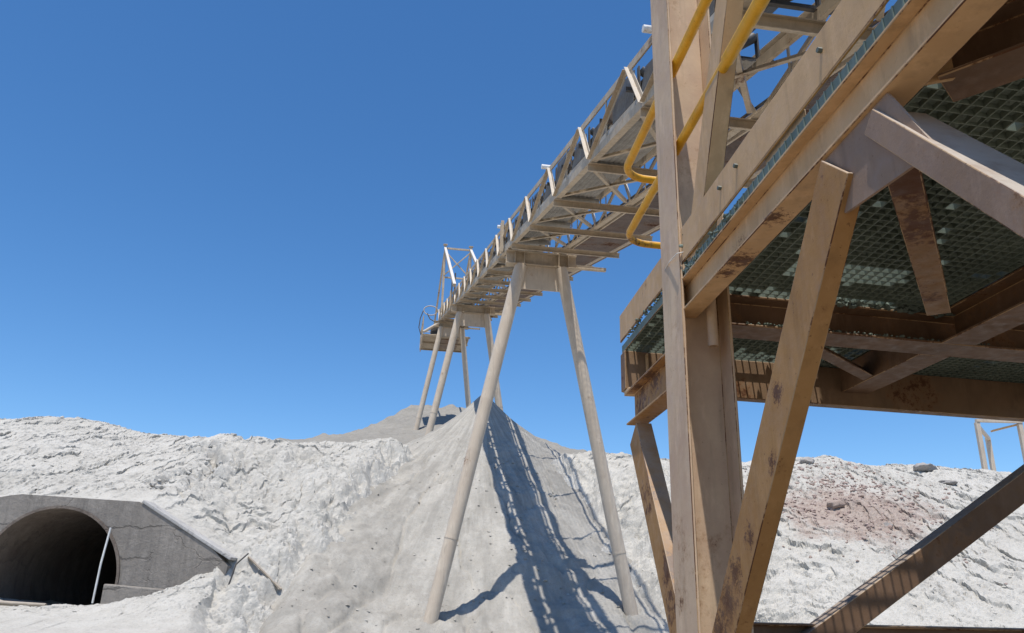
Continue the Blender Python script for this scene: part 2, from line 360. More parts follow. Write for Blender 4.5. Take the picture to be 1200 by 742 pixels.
def axis(a, b, fine0, fine1, fs, cs):
    return np.unique(np.round(np.concatenate([np.arange(a, fine0, cs), np.arange(fine0, fine1, fs), np.arange(fine1, b+cs, cs)]), 4))
def grid_ob(name, X, Y, Zf, material, cut=None, smooth=True):
    gx, gy = np.meshgrid(X, Y); gz = Zf(gx, gy); gz, gx, gy = gz if isinstance(gz, tuple) else (gz, gx, gy); nx, ny = len(X), len(Y)
    V = np.stack([gx.ravel(), gy.ravel(), gz.ravel()], 1)
    i = (np.arange(ny-1)[:, None]*nx + np.arange(nx-1)[None]).ravel(); Q = np.stack([i, i+1, i+nx+1, i+nx], 1)
    if cut is not None: Q = Q[~cut(V[Q])]
    me = bpy.data.meshes.new(name); me.vertices.add(len(V)); me.vertices.foreach_set("co", V.ravel())
    me.loops.add(Q.size); me.loops.foreach_set("vertex_index", Q.ravel().astype(np.int32))
    me.polygons.add(len(Q)); me.polygons.foreach_set("loop_start", np.arange(0, Q.size, 4, dtype=np.int32))
    me.polygons.foreach_set("use_smooth", np.full(len(Q), smooth)); me.update(calc_edges=True); me.validate()
    me.materials.append(material); o = bpy.data.objects.new(name, me); col.objects.link(o); return o
CA = (-.98, 29.0, 9.05)
def cone_z(x, y):
    r = np.sqrt((x-CA[0])**2 + (y-CA[1])**2 + .03); th = np.arctan2(x-CA[0], -(y-CA[1]))
    z = CA[2] + .13 - 1.19*r**.78 * (1 + .05*np.sin(3*th+.4) + .04*fbm(x*.3, y*.3, 3))
    fade = sst(.2, 3, r)
    z = z + (.85*sst(1.2, 4.0, CA[0]-x) - 2.6*sst(3.2, 5.6, CA[0]-x) + .75*sst(1.6, 5, x-CA[0]) - 2.5*sst(5, 7.5, x-CA[0]))*sst(1, 5, r)
    return z + fade*(.07*fbm(x*.9, y*.9, 4) + .04*fbm(x*2.6, y*2.6, 5, .62) + .02*np.abs(fbm(x*6, y*6, 4, .65)) - .05*(ridged(th*7, r*.15, 3)-.6) - .10*np.exp(-(fbm(th*5+3, r*.25, 3)/.07)**2)*sst(2, 5, r))
def emb_zd(x, y):
    """embankment, buried between two ragged edges by the foot of the ore pile"""
    q = .5*fbm(x*.6, y*.6, 4, .6) + .08*fbm(x*2.6, y*2.6, 4, .65)
    q = q*sst(14.5, 16.5, y)
    xl = np.interp(y, [15, 17, 20, 23, 26, 28], [-5.0, -4.7, -4.1, -3.5, -3.0, -2.6])+q; xr = np.interp(y, [15, 17, 20, 23, 26, 28], [4.4, 3.9, 2.9, 2.2, 1.6, 1.3])+q
    f = sst(xl-.7, xl+.6, x)*(1-sst(xr-.6, xr+.7, x))
    t = np.maximum(np.maximum(xl-x, x-xr), 0)
    b = embank(x, y); d, dx, dy = detail(x, y, b); c = cone_z(x, y)
    near = np.where(t < 4.2, sst(4.2, 2, t), 0)*(1-(1-sst(-6.3, -5.2, x))*sst(21, 18.5, y))
    lim = np.maximum(c + 1.75*sst(3.2, 5.6, CA[0]-x) + 1.5*sst(5, 7.5, x-CA[0]), .6) + .12 + .55*t; e = b-lim
    b = b - near*np.where(e > -.3, .5*(e+np.sqrt(e*e+.05))*1.0, 0)*sst(14.6, 16, y)
    z = b+d
    z = z*(1-f) + np.minimum(z, np.maximum(c-.2, .45))*f
    return z, x+dx*(1-f), y+dy*(1-f)
def emb_z(x, y): return emb_zd(x, y)[0]
o = grid_ob("embankment", axis(-60, 60, -18.2, 18.2, .036, .9), axis(7, 80, 15, 27.0, .036, .6), emb_zd, WHITE_SOIL, smooth=False,
            cut=lambda q: (q[:, :, 1].min(1) < 17.719) & (q[:, :, 1].max(1) > 17.721) & (q[:, :, 0].max(1) < -5.95))
tag(o, "pale whitish spoil embankment with eroded gullied slope across the background", "embankment", kind="structure")
o = grid_ob("stockpile", axis(-10, 9, -6, 5, .045, .3), axis(14.5, 40, 15.5, 30, .045, .4), cone_z, GREY_SOIL)
tag(o, "pointed grey stockpile of crushed ore under the conveyor, striped by its shadow", "stockpile", kind="structure")
def rear_z(x, y):
    cx = np.clip(x, -6.6, -1.7); r = np.sqrt((x-cx)**2+(y-52)**2)
    z = 13.75 - 1.55*(np.sqrt(r+.5)-.707) - .06*(x+4)**2/8 - 2.2*sst(17, 26, r)
    return z + .22*fbm(x*.35, y*.35, 4) + .09*fbm(x*1.1, y*1.1, 4, .6) + .25*np.clip(ridged(x*.5, y*.5, 3)-.6, 0, 1)
o = grid_ob("rear_stockpile", axis(-30, 26, -14, 8, .12, .8), axis(24, 80, 34, 56, .15, .8), rear_z, REAR_SOIL)
tag(o, "grey tan flat topped stockpile behind the embankment below the conveyor head", "stockpile", kind="structure")
S_ = 2500
def ground_z(x, y): return np.zeros_like(x) + .02*fbm(x*.4, y*.4, 3)*(np.hypot(x, y) < 30)
o = grid_ob("ground", axis(-S_, S_, -24, 24, .8, 250), axis(-S_, S_, -24, 30, .8, 250), ground_z, GROUND_SOIL)
tag(o, "pale dusty yard ground under the steel platform", "ground", kind="structure")

# clods lying on the slopes (countless)
def surf(x, y):
    x = np.asarray(x, float); y = np.asarray(y, float)
    return np.maximum(np.maximum(emb_z(x, y), np.where((np.abs(x) < 9) & (y > 15) & (y < 39), cone_z(x, y), -9)), 0)
ico = bmesh.new(); bmesh.ops.create_icosphere(ico, subdivisions=1, radius=1); ICOV = np.array([v.co[:] for v in ico.verts]); ICOF = [tuple(v.index for v in f.verts) for f in ico.faces]; ico.free()
def rock_geo(c, r, sq=.7, r_=rng):
    q = r_.normal(size=(len(ICOV), 3))*.16; V = (ICOV+q)*np.array([r*r_.uniform(.8, 1.4), r*r_.uniform(.7, 1.2), r*sq*r_.uniform(.7, 1.2)])
    a = r_.uniform(0, 6.28); ca, sa = math.cos(a), math.sin(a); V = np.stack([V[:, 0]*ca-V[:, 1]*sa, V[:, 0]*sa+V[:, 1]*ca, V[:, 2]], 1); return V+np.array(c)
nC = 9000
xs = rng.uniform(-18, 18, nC); ys = 15.5 + 11*rng.random(nC)
keep = (fbm(xs*.35+3, ys*.35, 3) + rng.uniform(-.5, .5, nC) > .12) & ~((xs < -5.6) & (np.abs(ys-17.6) < .6)) & ~((np.hypot(xs-CA[0], (ys-CA[1])) < 7)) & ~((np.abs(xs+.8) < 3) & (rng.random(nC) < .6))
xs, ys = xs[keep], ys[keep]; zs = surf(xs, ys); VV = []; FF = []
for i in range(len(xs)):
    r = .010 + .045*rng.random()**5
    V = rock_geo((xs[i], ys[i], zs[i]+r*.1), r, .5); n = len(VV)*len(ICOV); VV.append(V); FF += [(a+n, b+n, c+n) for a, b, c in ICOF]
o = mesh_ob("loose_clods", np.concatenate(VV), FF, WHITE_SOIL, kind="stuff")
tag(o, "small loose pale clods scattered over the embankment slope", "rubble")

nG = 1500; gx_ = 8.9+rng.normal(size=nG)*1.15; gy_ = 21.2+rng.normal(size=nG)*1.25; gz_ = surf(gx_, gy_); VV = []; FF = []
for i in range(nG):
    r = .014+.05*rng.random()**3; V = rock_geo((gx_[i], gy_[i], gz_[i]+r*.25), r); n = len(VV)*len(ICOV); VV.append(V); FF += [(a+n, b+n, c+n) for a, b, c in ICOF]
PINK = soil("pinkish_gravel_stone", (.38, .29, .25), (.45, .37, .33), (.29, .2, .17), bumpd=.01)
o = mesh_ob("pinkish_gravel", np.concatenate(VV), FF, PINK, kind="stuff")
tag(o, "pinkish broken gravel spilled in a patch on the right slope", "gravel")
nP = 3600; px_ = rng.uniform(-6.5, 5, nP); py_ = 15.6+11*rng.random(nP)**1.3; pz_ = cone_z(px_, py_); kk = pz_ > emb_z(px_, py_)+.02
px_, py_, pz_ = px_[kk], py_[kk], pz_[kk]; VV = []; FF = []
for i in range(len(px_)):
    r = .006 + .045*rng.random()**11; V = rock_geo((px_[i], py_[i], pz_[i]+r*.1), r, .45); n = len(VV)*len(ICOV); VV.append(V); FF += [(a+n, b+n, c+n) for a, b, c in ICOF]
o = mesh_ob("ore_pebbles", np.concatenate(VV), FF, GREY_SOIL, kind="stuff")
tag(o, "small grey ore pebbles scattered down the stockpile flank", "gravel")
nR = 170; ry = rng.uniform(18.6, 25, nR); rx = -8.2-.07*(ry-21)-.30*np.sin(ry*1.7)+rng.normal(size=nR)*.22; rz = surf(rx, ry); VV = []; FF = []
for i in range(nR):
    r = .025+.085*rng.random()**2.5; V = rock_geo((rx[i], ry[i], rz[i]+r*.2), r, .75); n = len(VV)*len(ICOV); VV.append(V); FF += [(a+n, b+n, c+n) for a, b, c in ICOF]
o = mesh_ob("gully_rubble", np.concatenate(VV), FF, WHITE_SOIL, kind="stuff")
tag(o, "broken crust rubble lying in the gully right of the culvert", "rubble")
# boulders
def boulder(x, y, r, material, label, sq=.7):
    bm = bmesh.new(); bmesh.ops.create_icosphere(bm, subdivisions=3, radius=1)
    sx, sy, sz = rng.uniform(.9, 1.3), rng.uniform(.8, 1.1), sq; ph = rng.uniform(0, 50)
    for v in bm.verts:
        p = np.array(v.co[:]); n = float(fbm(np.array([p[0]*1.1+ph]), np.array([p[1]*1.1+p[2]*1.3]), 4)[0])
        k = 1+.35*n; v.co = Vector((p[0]*sx*k*r, p[1]*sy*k*r, p[2]*sz*k*r))
    me = bpy.data.meshes.new("boulder"); bm.to_mesh(me); bm.free(); me.materials.append(material)
    me.polygons.foreach_set("use_smooth", [True]*len(me.polygons))
    ob = bpy.data.objects.new("boulder", me); col.objects.link(ob); ob.location = (x, y, float(surf([x], [y])[0])+r*sq*.3)
    tag(ob, label, "boulder", "boulders on the embankment slope")
boulder(8.75, 23.3, .20, ROCK, "rounded grey boulder at the top of the pinkish soil patch")
boulder(8.3, 20.5, .17, ROCKB, "brown boulder in the lower middle of the pinkish soil patch")
boulder(6.0, 20.3, .17, ROCKB, "flat brown boulder beside the rusty raker at the left of the pinkish patch", .45)
boulder(12.65, 24.2, .30, ROCK, "largest dark slab boulder high on the right slope", .5)
boulder(12.3, 22.4, .24, ROCK, "thin flat slab boulder below the largest slab on the right slope", .3)
boulder(9.15, 19.6, .10, ROCK, "small round grey boulder at the lower edge of the pinkish patch")

# ------------------------------------------------------------------ culvert
cv = thing("culvert", "concrete culvert headwall with a big round dark pipe mouth at the embankment foot", "culvert", (-9.5, WALL_Y, 0))
PCX, PCZ, PR = -9.52, 1.86, 1.50
def headwall():
    out = [(-15, 3.30), (-10.9, 3.50), (-10.5, 3.58), (-7.86, 3.48), (-5.80, 2.33), (-5.95, 1.2), (-5.95, -.2), (-15, -.2)]
    n = 64; V = []; F_ = []
    circ = [(PCX+PR*math.cos(2*math.pi*k/n), PCZ+PR*math.sin(2*math.pi*k/n)) for k in range(n)]
    def hit(k):
        dx, dz = math.cos(2*math.pi*k/n), math.sin(2*math.pi*k/n); best = 1e9
        for i in range(len(out)):
            (x1, z1), (x2, z2) = out[i], out[(i+1) % len(out)]; ex, ez = x2-x1, z2-z1; det = dx*-ez+dz*ex
            if abs(det) < 1e-9: continue
            rx, rz = x1-PCX, z1-PCZ; t = (rx*-ez+rz*ex)/det; s = (dx*rz-dz*rx)/det
            if t > 0 and -1e-6 <= s <= 1+1e-6: best = min(best, t)
        return (PCX+dx*best, PCZ+dz*best)
    outer = [hit(k) for k in range(n)]
    for yy in (WALL_Y, WALL_Y+.48):
        V += [(x, yy, z) for x, z in circ] + [(x, yy, z) for x, z in outer]
    for k in range(n):
        j = (k+1) % n
        F_ += [(k, j, n+j, n+k), (2*n+j, 2*n+k, 3*n+k, 3*n+j), (n+k, n+j, 3*n+j, 3*n+k), (j, k, 2*n+k, 2*n+j)]
    return V, F_
V, Fc = headwall(); mesh_ob("headwall", V, Fc, CONC, cv)
def ring(name, r0, r1, y0, y1, material, n=64):
    V = []; Fc = []
    for r, y in ((r0, y0), (r1, y0), (r1, y1), (r0, y1)):
        V += [(PCX+r*math.cos(2*math.pi*k/n), y, PCZ+r*math.sin(2*math.pi*k/n)) for k in range(n)]
    for s in range(4):
        for k in range(n): j = (k+1) % n; t = (s+1) % 4; Fc.append((s*n+k, s*n+j, t*n+j, t*n+k))
    return mesh_ob(name, V, Fc, material, cv, smooth=False)
ring("pipe", PR-.06, PR-.004, WALL_Y-.03, WALL_Y+9, CONC_PIPE)
slab("pipe_end_wall", [(PCX-1.6, WALL_Y+9, .2), (PCX+1.6, WALL_Y+9, .2), (PCX+1.6, WALL_Y+9, 3.5), (PCX-1.6, WALL_Y+9, 3.5)], (0, .1, 0), CONC_PIPE, cv)
c0, c1, c2 = (-10.5, 3.59), (-7.85, 3.49), (-5.78, 2.33)
def coping(a, b):
    dx, dz = b[0]-a[0], b[1]-a[1]; L = math.hypot(dx, dz); nx, nz = -dz/L, dx/L; nx, nz = (nx, nz) if nz > 0 else (-nx, -nz); t = .07
    q = [(a[0], WALL_Y-.03, a[1]), (b[0], WALL_Y-.03, b[1]), (b[0]+nx*t, WALL_Y-.03, b[1]+nz*t), (a[0]+nx*t, WALL_Y-.03, a[1]+nz*t)]
    slab("coping", q, (0, .5, 0), COPING, cv, bevel=.015)
coping((-7.83, 3.465), c2)
# footing ledge beside the pipe
slab("footing_ledge", [(-8.2, WALL_Y-.28, 1.2), (-6.55, WALL_Y-.28, 1.2), (-6.6, WALL_Y-.28, 1.70), (-8.2, WALL_Y-.28, 1.80)], (0, .277, 0), CONC, cv, bevel=.03)
# silt filling the pipe floor
def silt_z(x, y): return 1.28 - .05*(y-17.4) + .05*fbm(x*1.4, y*1.4, 4) + .25*sst(-9.8, -11.0, x)
o = grid_ob("pipe_silt", np.arange(PCX-1.33, PCX+1.33, .07), np.arange(17.3, 22, .1), silt_z, WHITE_SOIL)
tag(o, "pale silt bed lying inside the culvert pipe mouth", "silt", kind="stuff")
t = tube("pole", [(-8.395, 17.32, 1.42), (-8.38, 17.33, 2.2), (-8.33, 17.36, 2.92)], .022, RUSTW, None, 8)
tag(t, "thin white pole leaning upright in front of the culvert mouth", "pole")
t = tube("fallen_pole", [(-12.6, 16.9, 1.40), (-10.6, 16.85, 1.41), (-9.05, 16.8, 1.36)], .045, WOOD, None, 8)
tag(t, "grey pole lying on the ground across the culvert mouth", "pole")
t = tube("hose", [(-10.75, 17.3, 2.05), (-10.62, 17.25, 2.0), (-10.55, 17.22, 2.1), (-10.5, 17.25, 2.25)], .03, RUSTW, None, 8)
tag(t, "short curled white hose end at the left rim of the culvert mouth", "hose")
P = Vector((-5.55, 18.0, float(surf([-5.55], [18.0])[0])+.10)); Q = Vector((-4.75, 17.9, float(surf([-4.75], [17.9])[0])+.12))
t = beam("plank", P, Q, R_(-.05, .05, -.015, .015), WOOD, None); t.name = "plank"
tag(t, "weathered timber plank stuck out of the slope beside the headwall tip", "plank")
t = tube("bent_wire", [(-5.75, 17.35, 1.6), (-5.66, 17.35, 1.95), (-5.60, 17.36, 2.25), (-5.38, 17.4, 2.48)], .018, DARK, None, 6)
tag(t, "dark bent steel bar sticking up beside the headwall tip", "steel bar")

# ------------------------------------------------------------------ conveyor frames of reference
T1 = Vector((-1.545, 18.0, 1.2806)); Z0 = 9.97
def cw(s, h, dz=0.0):                      # dz measured from the lower chord line
    p = T1 + Sd*s + Ch*h; return Vector((p.x, p.y, Z0 + h*TI + dz))
Cdir = (Ch*math.cos(INC) + Vector((0, 0, math.sin(INC)))); Cup = Sd.cross(Cdir).normalized()
SL, SR, SW = 1.4, 2.8, 3.82
UPZ = .80

# trestles
def trestle(h, s0, s1, top0, top1, z0, z1, r, label):
    base = T1 + Sd*(s0+s1)*.5 + Ch*h; base.z = min(z0, z1)
    t = thing("trestle", label, "trestle", base, "pipe trestles carrying the conveyor")
    chz = Z0 + h*TI; zt = chz - .42
    def P(s, z, dh=0): q = T1 + Sd*s + Ch*(h+dh); return Vector((q.x, q.y, z))
    for (sa, za, sb) in ((s0, z0, top0), (s1, z1, top1)):
        a = P(sa, za); b = P(sb, zt); d = (a-b).normalized(); a2 = a + d*1.2
        lg = tube("leg", [a2, b], r, PALE, t, 24)
        k = a.lerp(b, .2); tube("weld_collar", [k-d*.02, k+d*.02], r+.008, PALE, lg, 24)
    lo, hi = top0-.38, top1+.38
    beam("crosshead", P(lo, zt), P(hi, zt), I_(.24, .36, .012, .02), BEIGE, t, bevel=.003)
    for s in (lo+.22, top0+.08, top1-.08, hi-.22):
        for sg in (-1, 1):
            q = [P(s-.006, zt+.022, sg*.008), P(s-.006, zt+.022, sg*.115), P(s-.006, zt+.338, sg*.115), P(s-.006, zt+.338, sg*.008)]
            slab("stiffener", q, Sd*.012, BEIGE, t)
    slab("portal_plate", [P(top0+.05, zt-.002, -.02), P(top1-.05, zt-.002, -.02), P(top1+.03, zt-.62, -.02), P(top0-.05, zt-.62, -.02)], Ch*.04, PALE, t)
    for s in (SL+.02, SR-.1):
        slab("seat_post", [P(s, zt+.36, -.06), P(s+.09, zt+.36, -.06), P(s+.09, chz+.0, -.06), P(s, chz+.0, -.06)], Ch*.12, BEIGE, t)
    beam("walkway_bracket", P(hi+.0, zt+.05, -.05), P(SW+.1, zt+.05, -.05), R_(-.05, .05, -.04, .04), BEIGE, t)
    return t
trestle(0, 0, 4.48, 1.75, 2.78, 1.28, 1.05, .152, "nearest and largest pale pipe trestle, its left foot on the stockpile flank")
trestle(16, .50, 3.75, 1.62, 2.85, 8.05, 8.6, .155, "middle pipe trestle between the nearest one and the conveyor head")
trestle(28, .30, 3.70, 1.55, 2.82, 10.1, 10.3, .155, "farthest pipe trestle under the conveyor head, leftmost legs")

# ------------------------------------------------------------------ conveyor
cvr = thing("conveyor", "long inclined beige lattice truss conveyor climbing away over the stockpile", "conveyor", cw(2.1, 0))
H0, H1 = -18.3, 30.5
def cbeam(name, a, b, prof, material=BEIGE, up=None, bevel=0): return beam(name, a, b, prof, material, cvr, up or Cup, bevel)
for s, sg in ((SL, 1), (SR, -1)):
    cbeam("lower_chord", cw(s, H0), cw(s, H1), L_(.10, .12, .012, sg, 1), bevel=.002)
    cbeam("upper_chord", cw(s, H0, UPZ), cw(s, H1, UPZ), L_(.085, .10, .012, sg, -1), bevel=.002)
step = 2.5*math.cos(INC); nodes = [-.85+step*k for k in range(-7, 13)]
for k, h in enumerate(nodes):
    for s, sg in ((SL, 1), (SR, -1)):
        cbeam("diagonal", cw(s+sg*.016, h, .05), cw(s+sg*.016, h+.5, UPZ-.03), L_(.065, .065, .008, sg, 1), up=Sd*sg*-1)
        if h+.5-step > H0: cbeam("diagonal", cw(s+sg*.016, h-.05, .05), cw(s+sg*.016, h+.5-step+.06, UPZ-.03), L_(.065, .065, .008, sg, 1), up=Sd*sg*-1)
        hm = h-step*.36
        cbeam("hanger", cw(s+sg*.018, hm, .13), cw(s+sg*.018, hm, UPZ-.02), R_(-.025, .025, -.006, .006), up=Sd)
    # cross beam under the chords, carried on to the walkway
    cbeam("cross_beam", cw(SL-.02, h, -.016), cw(SW+.22, h, -.016), [(x, -y) for x, y in C_(.06, .12, .008, .01)])
    hn = h-step
    if hn > H0: cbeam("plan_brace", cw(SR-.12, h-.14, .03), cw(SL+.12, hn+.30, .03), L_(.06, .06, .007, 1, 1))
    if hn > H0: cbeam("plan_brace", cw(SL+.12, h-.14, .014), cw(SR-.12, hn+.30, .014), L_(.06, .06, .007, 1, 1))
    # return roller, hung between the chords
    hr = h-step*.55
    if hr < -11.2: continue
    tube("return_roller", [cw(SL+.30, hr, .31), cw(SL+1.10, hr, .31)], .065, RBELT, cvr, 14)
    for s in (SL+.26, SL+1.14): cbeam("roller_hanger", cw(s, hr, .24), cw(s, hr, .58), R_(-.03, .03, -.006, .006), BEIGE, up=Sd)
# belts
def strip(name, prof, ha, hb, material, dz):
    n = len(prof); V = []; Fc = []; seg = 40
    for i in range(seg+1):
        h = ha+(hb-ha)*i/seg
        for s, z in prof: V.append(tuple(cw(s, h, dz+z)))
    for i in range(seg):
        for k in range(n): Fc.append((i*n+k, i*n+(k+1) % n, (i+1)*n+(k+1) % n, (i+1)*n+k))
    Fc += [tuple(range(n-1, -1, -1)), tuple(range(seg*n, seg*n+n))]
    return mesh_ob(name, V, Fc, material, cvr)
rp = []
for i in range(9):
    s = SL+.37+.66*i/8; rp += [(s-.03, 0), (s+.0, -.012), (s+.03, -.012), (s+.05, 0)] if i < 8 else [(s, 0)]
strip("return_belt", rp + [(SL+1.03, .02), (SL+.37, .02)], -11.3, H1, RBELT, .40)
tr = [(SL+.34, .13), (SL+.56, 0), (SR-.56, 0), (SR-.34, .13)]
strip("carrying_belt", tr + [(s, z+.015) for s, z in reversed(tr)], H0+.3, H1+.4, BELT, .70)
# load of ore on the belt
for s in (SL+.22, SR-.27): cbeam("belt_stringer", cw(s, H0, .40), cw(s, H1, .40), C_(.05, .12, .008, .01))
strip("side_sheet", [(SL+.115, .06), (SL+.12, .06), (SL+.175, .42), (SL+.17, .42)], H0+.3, H1, RBELT, 0)
# troughing idlers
step_i = 1.25; hi = H0+1.0
while hi < H1-.3:
    cbeam("idler_frame", cw(SL+.03, hi, .5), cw(SR-.03, hi, .5), L_(.07, .07, .008, 1, 1), DARK)
    a = [cw(SL+.24, hi, .86), cw(SL+.54, hi, .645)]; b = [cw(SL+.57, hi, .635), cw(SR-.57, hi, .635)]; c = [cw(SR-.54, hi, .645), cw(SR-.24, hi, .86)]
    for q in (a, b, c): tube("idler_roller", q, .06, DARK, cvr, 10)
    top = .74+.24*rng.random(); q = [cw(SL+.17, hi+.14, .43), cw(SL+.17, hi+.9+.2*rng.random(), .43), cw(SL+.20, hi+.85+.3*rng.random(), top), cw(SL+.20, hi+.14, top-.1*rng.random())]
    slab("dark_filler_plate", q, Sd*.01, BELT, cvr)  # invented dark plate, added so the truss interior reads dark between the chords
    for s in (SL+.21, SR-.21): cbeam("idler_bracket", cw(s, hi, .54), cw(s, hi, .90), R_(-.035, .035, -.01, .01), DARK, up=Sd)
    hi += step_i
for h in (-10.9, -4.9, 1.3): tube("pull_switch", [cw(SL-.10, h, .87), cw(SL+.08, h, .87)], .045, RUSTW, cvr, 12)
# end posts at the trestle: the truss splice
for h in (.55, 18.3): cbeam("splice_post", cw(SL-.02, h, .02), cw(SL-.02, h, UPZ+.1), C_(.08, .16, .01, .012), up=Ch)
# walkway
k = 0
for a, b in zip([H0]+nodes, nodes+[H1]):
    if b-a < .3: continue
    wb = Bag(); hh = a+.03
    while hh < b-.03:
        V, Fc = prism(cw(SR+.10, hh, .0), cw(SW-.03, hh, .0), R_(-.003, .003, 0, .032), Cup); wb.add(V, Fc); hh += .042
    for s in np.arange(SR+.14, SW-.04, .1):
        V, Fc = prism(cw(s, a+.03, .03), cw(s, b-.03, .03), R_(-.004, .004, -.004, .004), Cup); wb.add(V, Fc)
    wb.build("walkway_grating", PLATE, cvr)
cbeam("walkway_stringer", cw(SW, H0, -.02), cw(SW, H1, -.02), C_(.05, .15, .008, .01))
cbeam("walkway_stringer", cw(SR+.06, H0, .0), cw(SR+.06, H1, .0), L_(.03, .07, .006))
cbeam("toe_board", cw(SW+.14, H0, .0), cw(SW+.14, H1, .0), R_(-.004, .004, 0, .12), PLATE)
for dz, mtl in ((1.05, YEL), (.55, BEIGE)):
    tube("handrail", [cw(SW+.16, H0, dz), cw(SW+.16, H1, dz)], .022, mtl, cvr, 10)
for h in nodes: tube("handrail_post", [cw(SW+.16, h, -.05), cw(SW+.16, h, 1.05)], .022, BEIGE, cvr, 10)
# electrical conduit
tube("conduit", [cw(SR+.02, H0, .18), cw(SR+.02, H1, .18)], .02, DARK, cvr, 8)

# gantry frame on the conveyor near its head
g = thing("gantry_frame", "tall open A frame gantry standing on the conveyor near its head", "gantry", cw(2.1, 24, UPZ))
gt = 21.2; hp = 25.0
def gb(name, a, b, prof=None, material=BEIGE, up=(0, 0, 1)): return beam(name, a, b, prof or R_(-.06, .06, -.06, .06), material, g, up, .003)
tops = {}
for s in (SL-.06, SR+.06):
    top = cw(s, hp); top.z = gt+.12; tops[s] = top
    gb("post", cw(s, hp, UPZ-.5), top, up=Ch)
    gb("rear_leg", cw(s, 32.5, UPZ-.9), top - Vector((0, 0, .18)), R_(-.05, .05, -.05, .05), up=Sd)
    gb("front_strut", cw(s, 16.2, UPZ+.12), top - Vector((0, 0, .22)), R_(-.08, .08, -.07, .07), up=Sd)
    slab("cap_plate", [top+Sd*x+Ch*y for x, y in ((-.12, -.12), (.12, -.12), (.12, .12), (-.12, .12))], (0, 0, .03), BEIGE, g)
tl, trr = tops[SL-.06], tops[SR+.06]
def dn(v, z): return Vector((v.x, v.y, v.z-z))
gb("top_rail", dn(tl, .2), dn(trr, .2), R_(-.04, .04, -.05, .05))
gb("lower_rail", dn(tl, 2.05), dn(trr, 2.05), R_(-.04, .04, -.04, .04))
gb("cross_brace", dn(tl, .35)+Ch*.05, dn(trr, 1.95)+Ch*.05, R_(-.03, .03, -.03, .03)); gb("cross_brace", dn(tl, 1.95)-Ch*.05, dn(trr, .35)-Ch*.05, R_(-.03, .03, -.03, .03))
# hooded cover over the belt beside the gantry
hd = thing("belt_hood", "grey sheet metal hood over the belt right of the gantry", "hood", cw(2.1, 20, UPZ))
prof = [(SL+.55, .1), (SL+.75, .95), (SR-.1, .95), (SR+.02, .1)]
V = [tuple(cw(s, 15.0, UPZ+z*1.0)) for s, z in prof]+[tuple(cw(s, 22, UPZ+z)) for s, z in prof]
mesh_ob("hood_sheet", V, [(0, 1, 2, 3), (7, 6, 5, 4), (0, 4, 5, 1), (1, 5, 6, 2), (2, 6, 7, 3), (3, 7, 4, 0)], RBELT, hd, bevel=.02)
for h in (16, 18, 20): 
    q = [cw(s, h, UPZ+z) for s, z in ((SL+.535, .1), (SL+.735, .965), (SR-.09, .965), (SR+.04, .1))]
    tube("rib", q, .022, BEIGE, hd, 6)
tube("hood_post", [cw(SL+.2, 21.5, UPZ), cw(SL+.2, 21.5, UPZ+1.2)], .035, DARK, hd, 8)
tube("hood_post", [cw(SL+.2, 19.5, UPZ), cw(SL+.2, 19.5, UPZ+1.2)], .035, DARK, hd, 8)

# head platform
hpz = thing("head_platform", "small service platform with hoop rail at the conveyor's far discharge end", "platform", cw(.9, 29.5, -.6))
HZ = Z0+28*TI-.95
def hv(s, h, z): q = T1+Sd*s+Ch*h; return Vector((q.x, q.y, z))
slab("floor_plate", [hv(.45, 28, HZ), hv(3.3, 28, HZ), hv(3.3, 31, HZ), hv(.45, 31, HZ)], (0, 0, .04), BEIGE, hpz)
for h in (28, 29.5, 31): beam("floor_joist", hv(.42, h, HZ-.09), hv(3.35, h, HZ-.09), C_(.05, .085), BEIGE, hpz)
for s in (.45, 1.4, 3.2): beam("edge_channel", hv(s, 27.95, HZ-.20), hv(s, 31.05, HZ-.20), C_(.05, .105), BEIGE, hpz)
tube("support_arm", [hv(.5, 28, HZ+.15), hv(1.42, 28, HZ+.8)], .09, PALE, hpz, 12)
for s, h in ((.45, 28), (.45, 29.5), (.45, 31), (1.2, 31)): tube("rail_post", [hv(s, h, HZ), hv(s, h, HZ+1.15)], .03, BEIGE, hpz, 8)
for z in (.6, 1.15): tube("rail", [hv(.45, 28, HZ+z), hv(.45, 31, HZ+z), hv(1.2, 31, HZ+z)], .028, BEIGE, hpz, 8)
hp_ = [hv(.85+.42*math.cos(q), 28, HZ+1.55+.30*math.sin(q)) for q in [2*math.pi*i/20 for i in range(21)]]
tube("hoop_rail", hp_, .03, BEIGE, hpz, 8)
tube("cable", [hv(.4, 28, HZ+1.5), hv(.25, 28, HZ+1.0), hv(.2, 28, HZ+.4), hv(.35, 28, HZ-.05)], .03, DARK, hpz, 6)
tube("cable", [hv(.65, 28, HZ+1.35), hv(.85, 28, HZ+1.0), hv(1.15, 28, HZ+.85)], .035, DARK, hpz, 6)
mesh_ob("head_chute", *box8([tuple(hv(s, h, z)) for z, k in ((HZ-.05, .0), (HZ+1.2, .15)) for s, h in ((1.55-k, 28.6), (2.7+k, 28.6), (2.7+k, 30.6), (1.55-k, 30.6))]), PLATE, hpz)
mesh_ob("gearbox", *box8([tuple(hv(s, h, z)) for z in (HZ+.05, HZ+.65) for s, h in ((.95, 28.3), (1.35, 28.3), (1.35, 29), (.95, 29))]), DARK, hpz, bevel=.04)

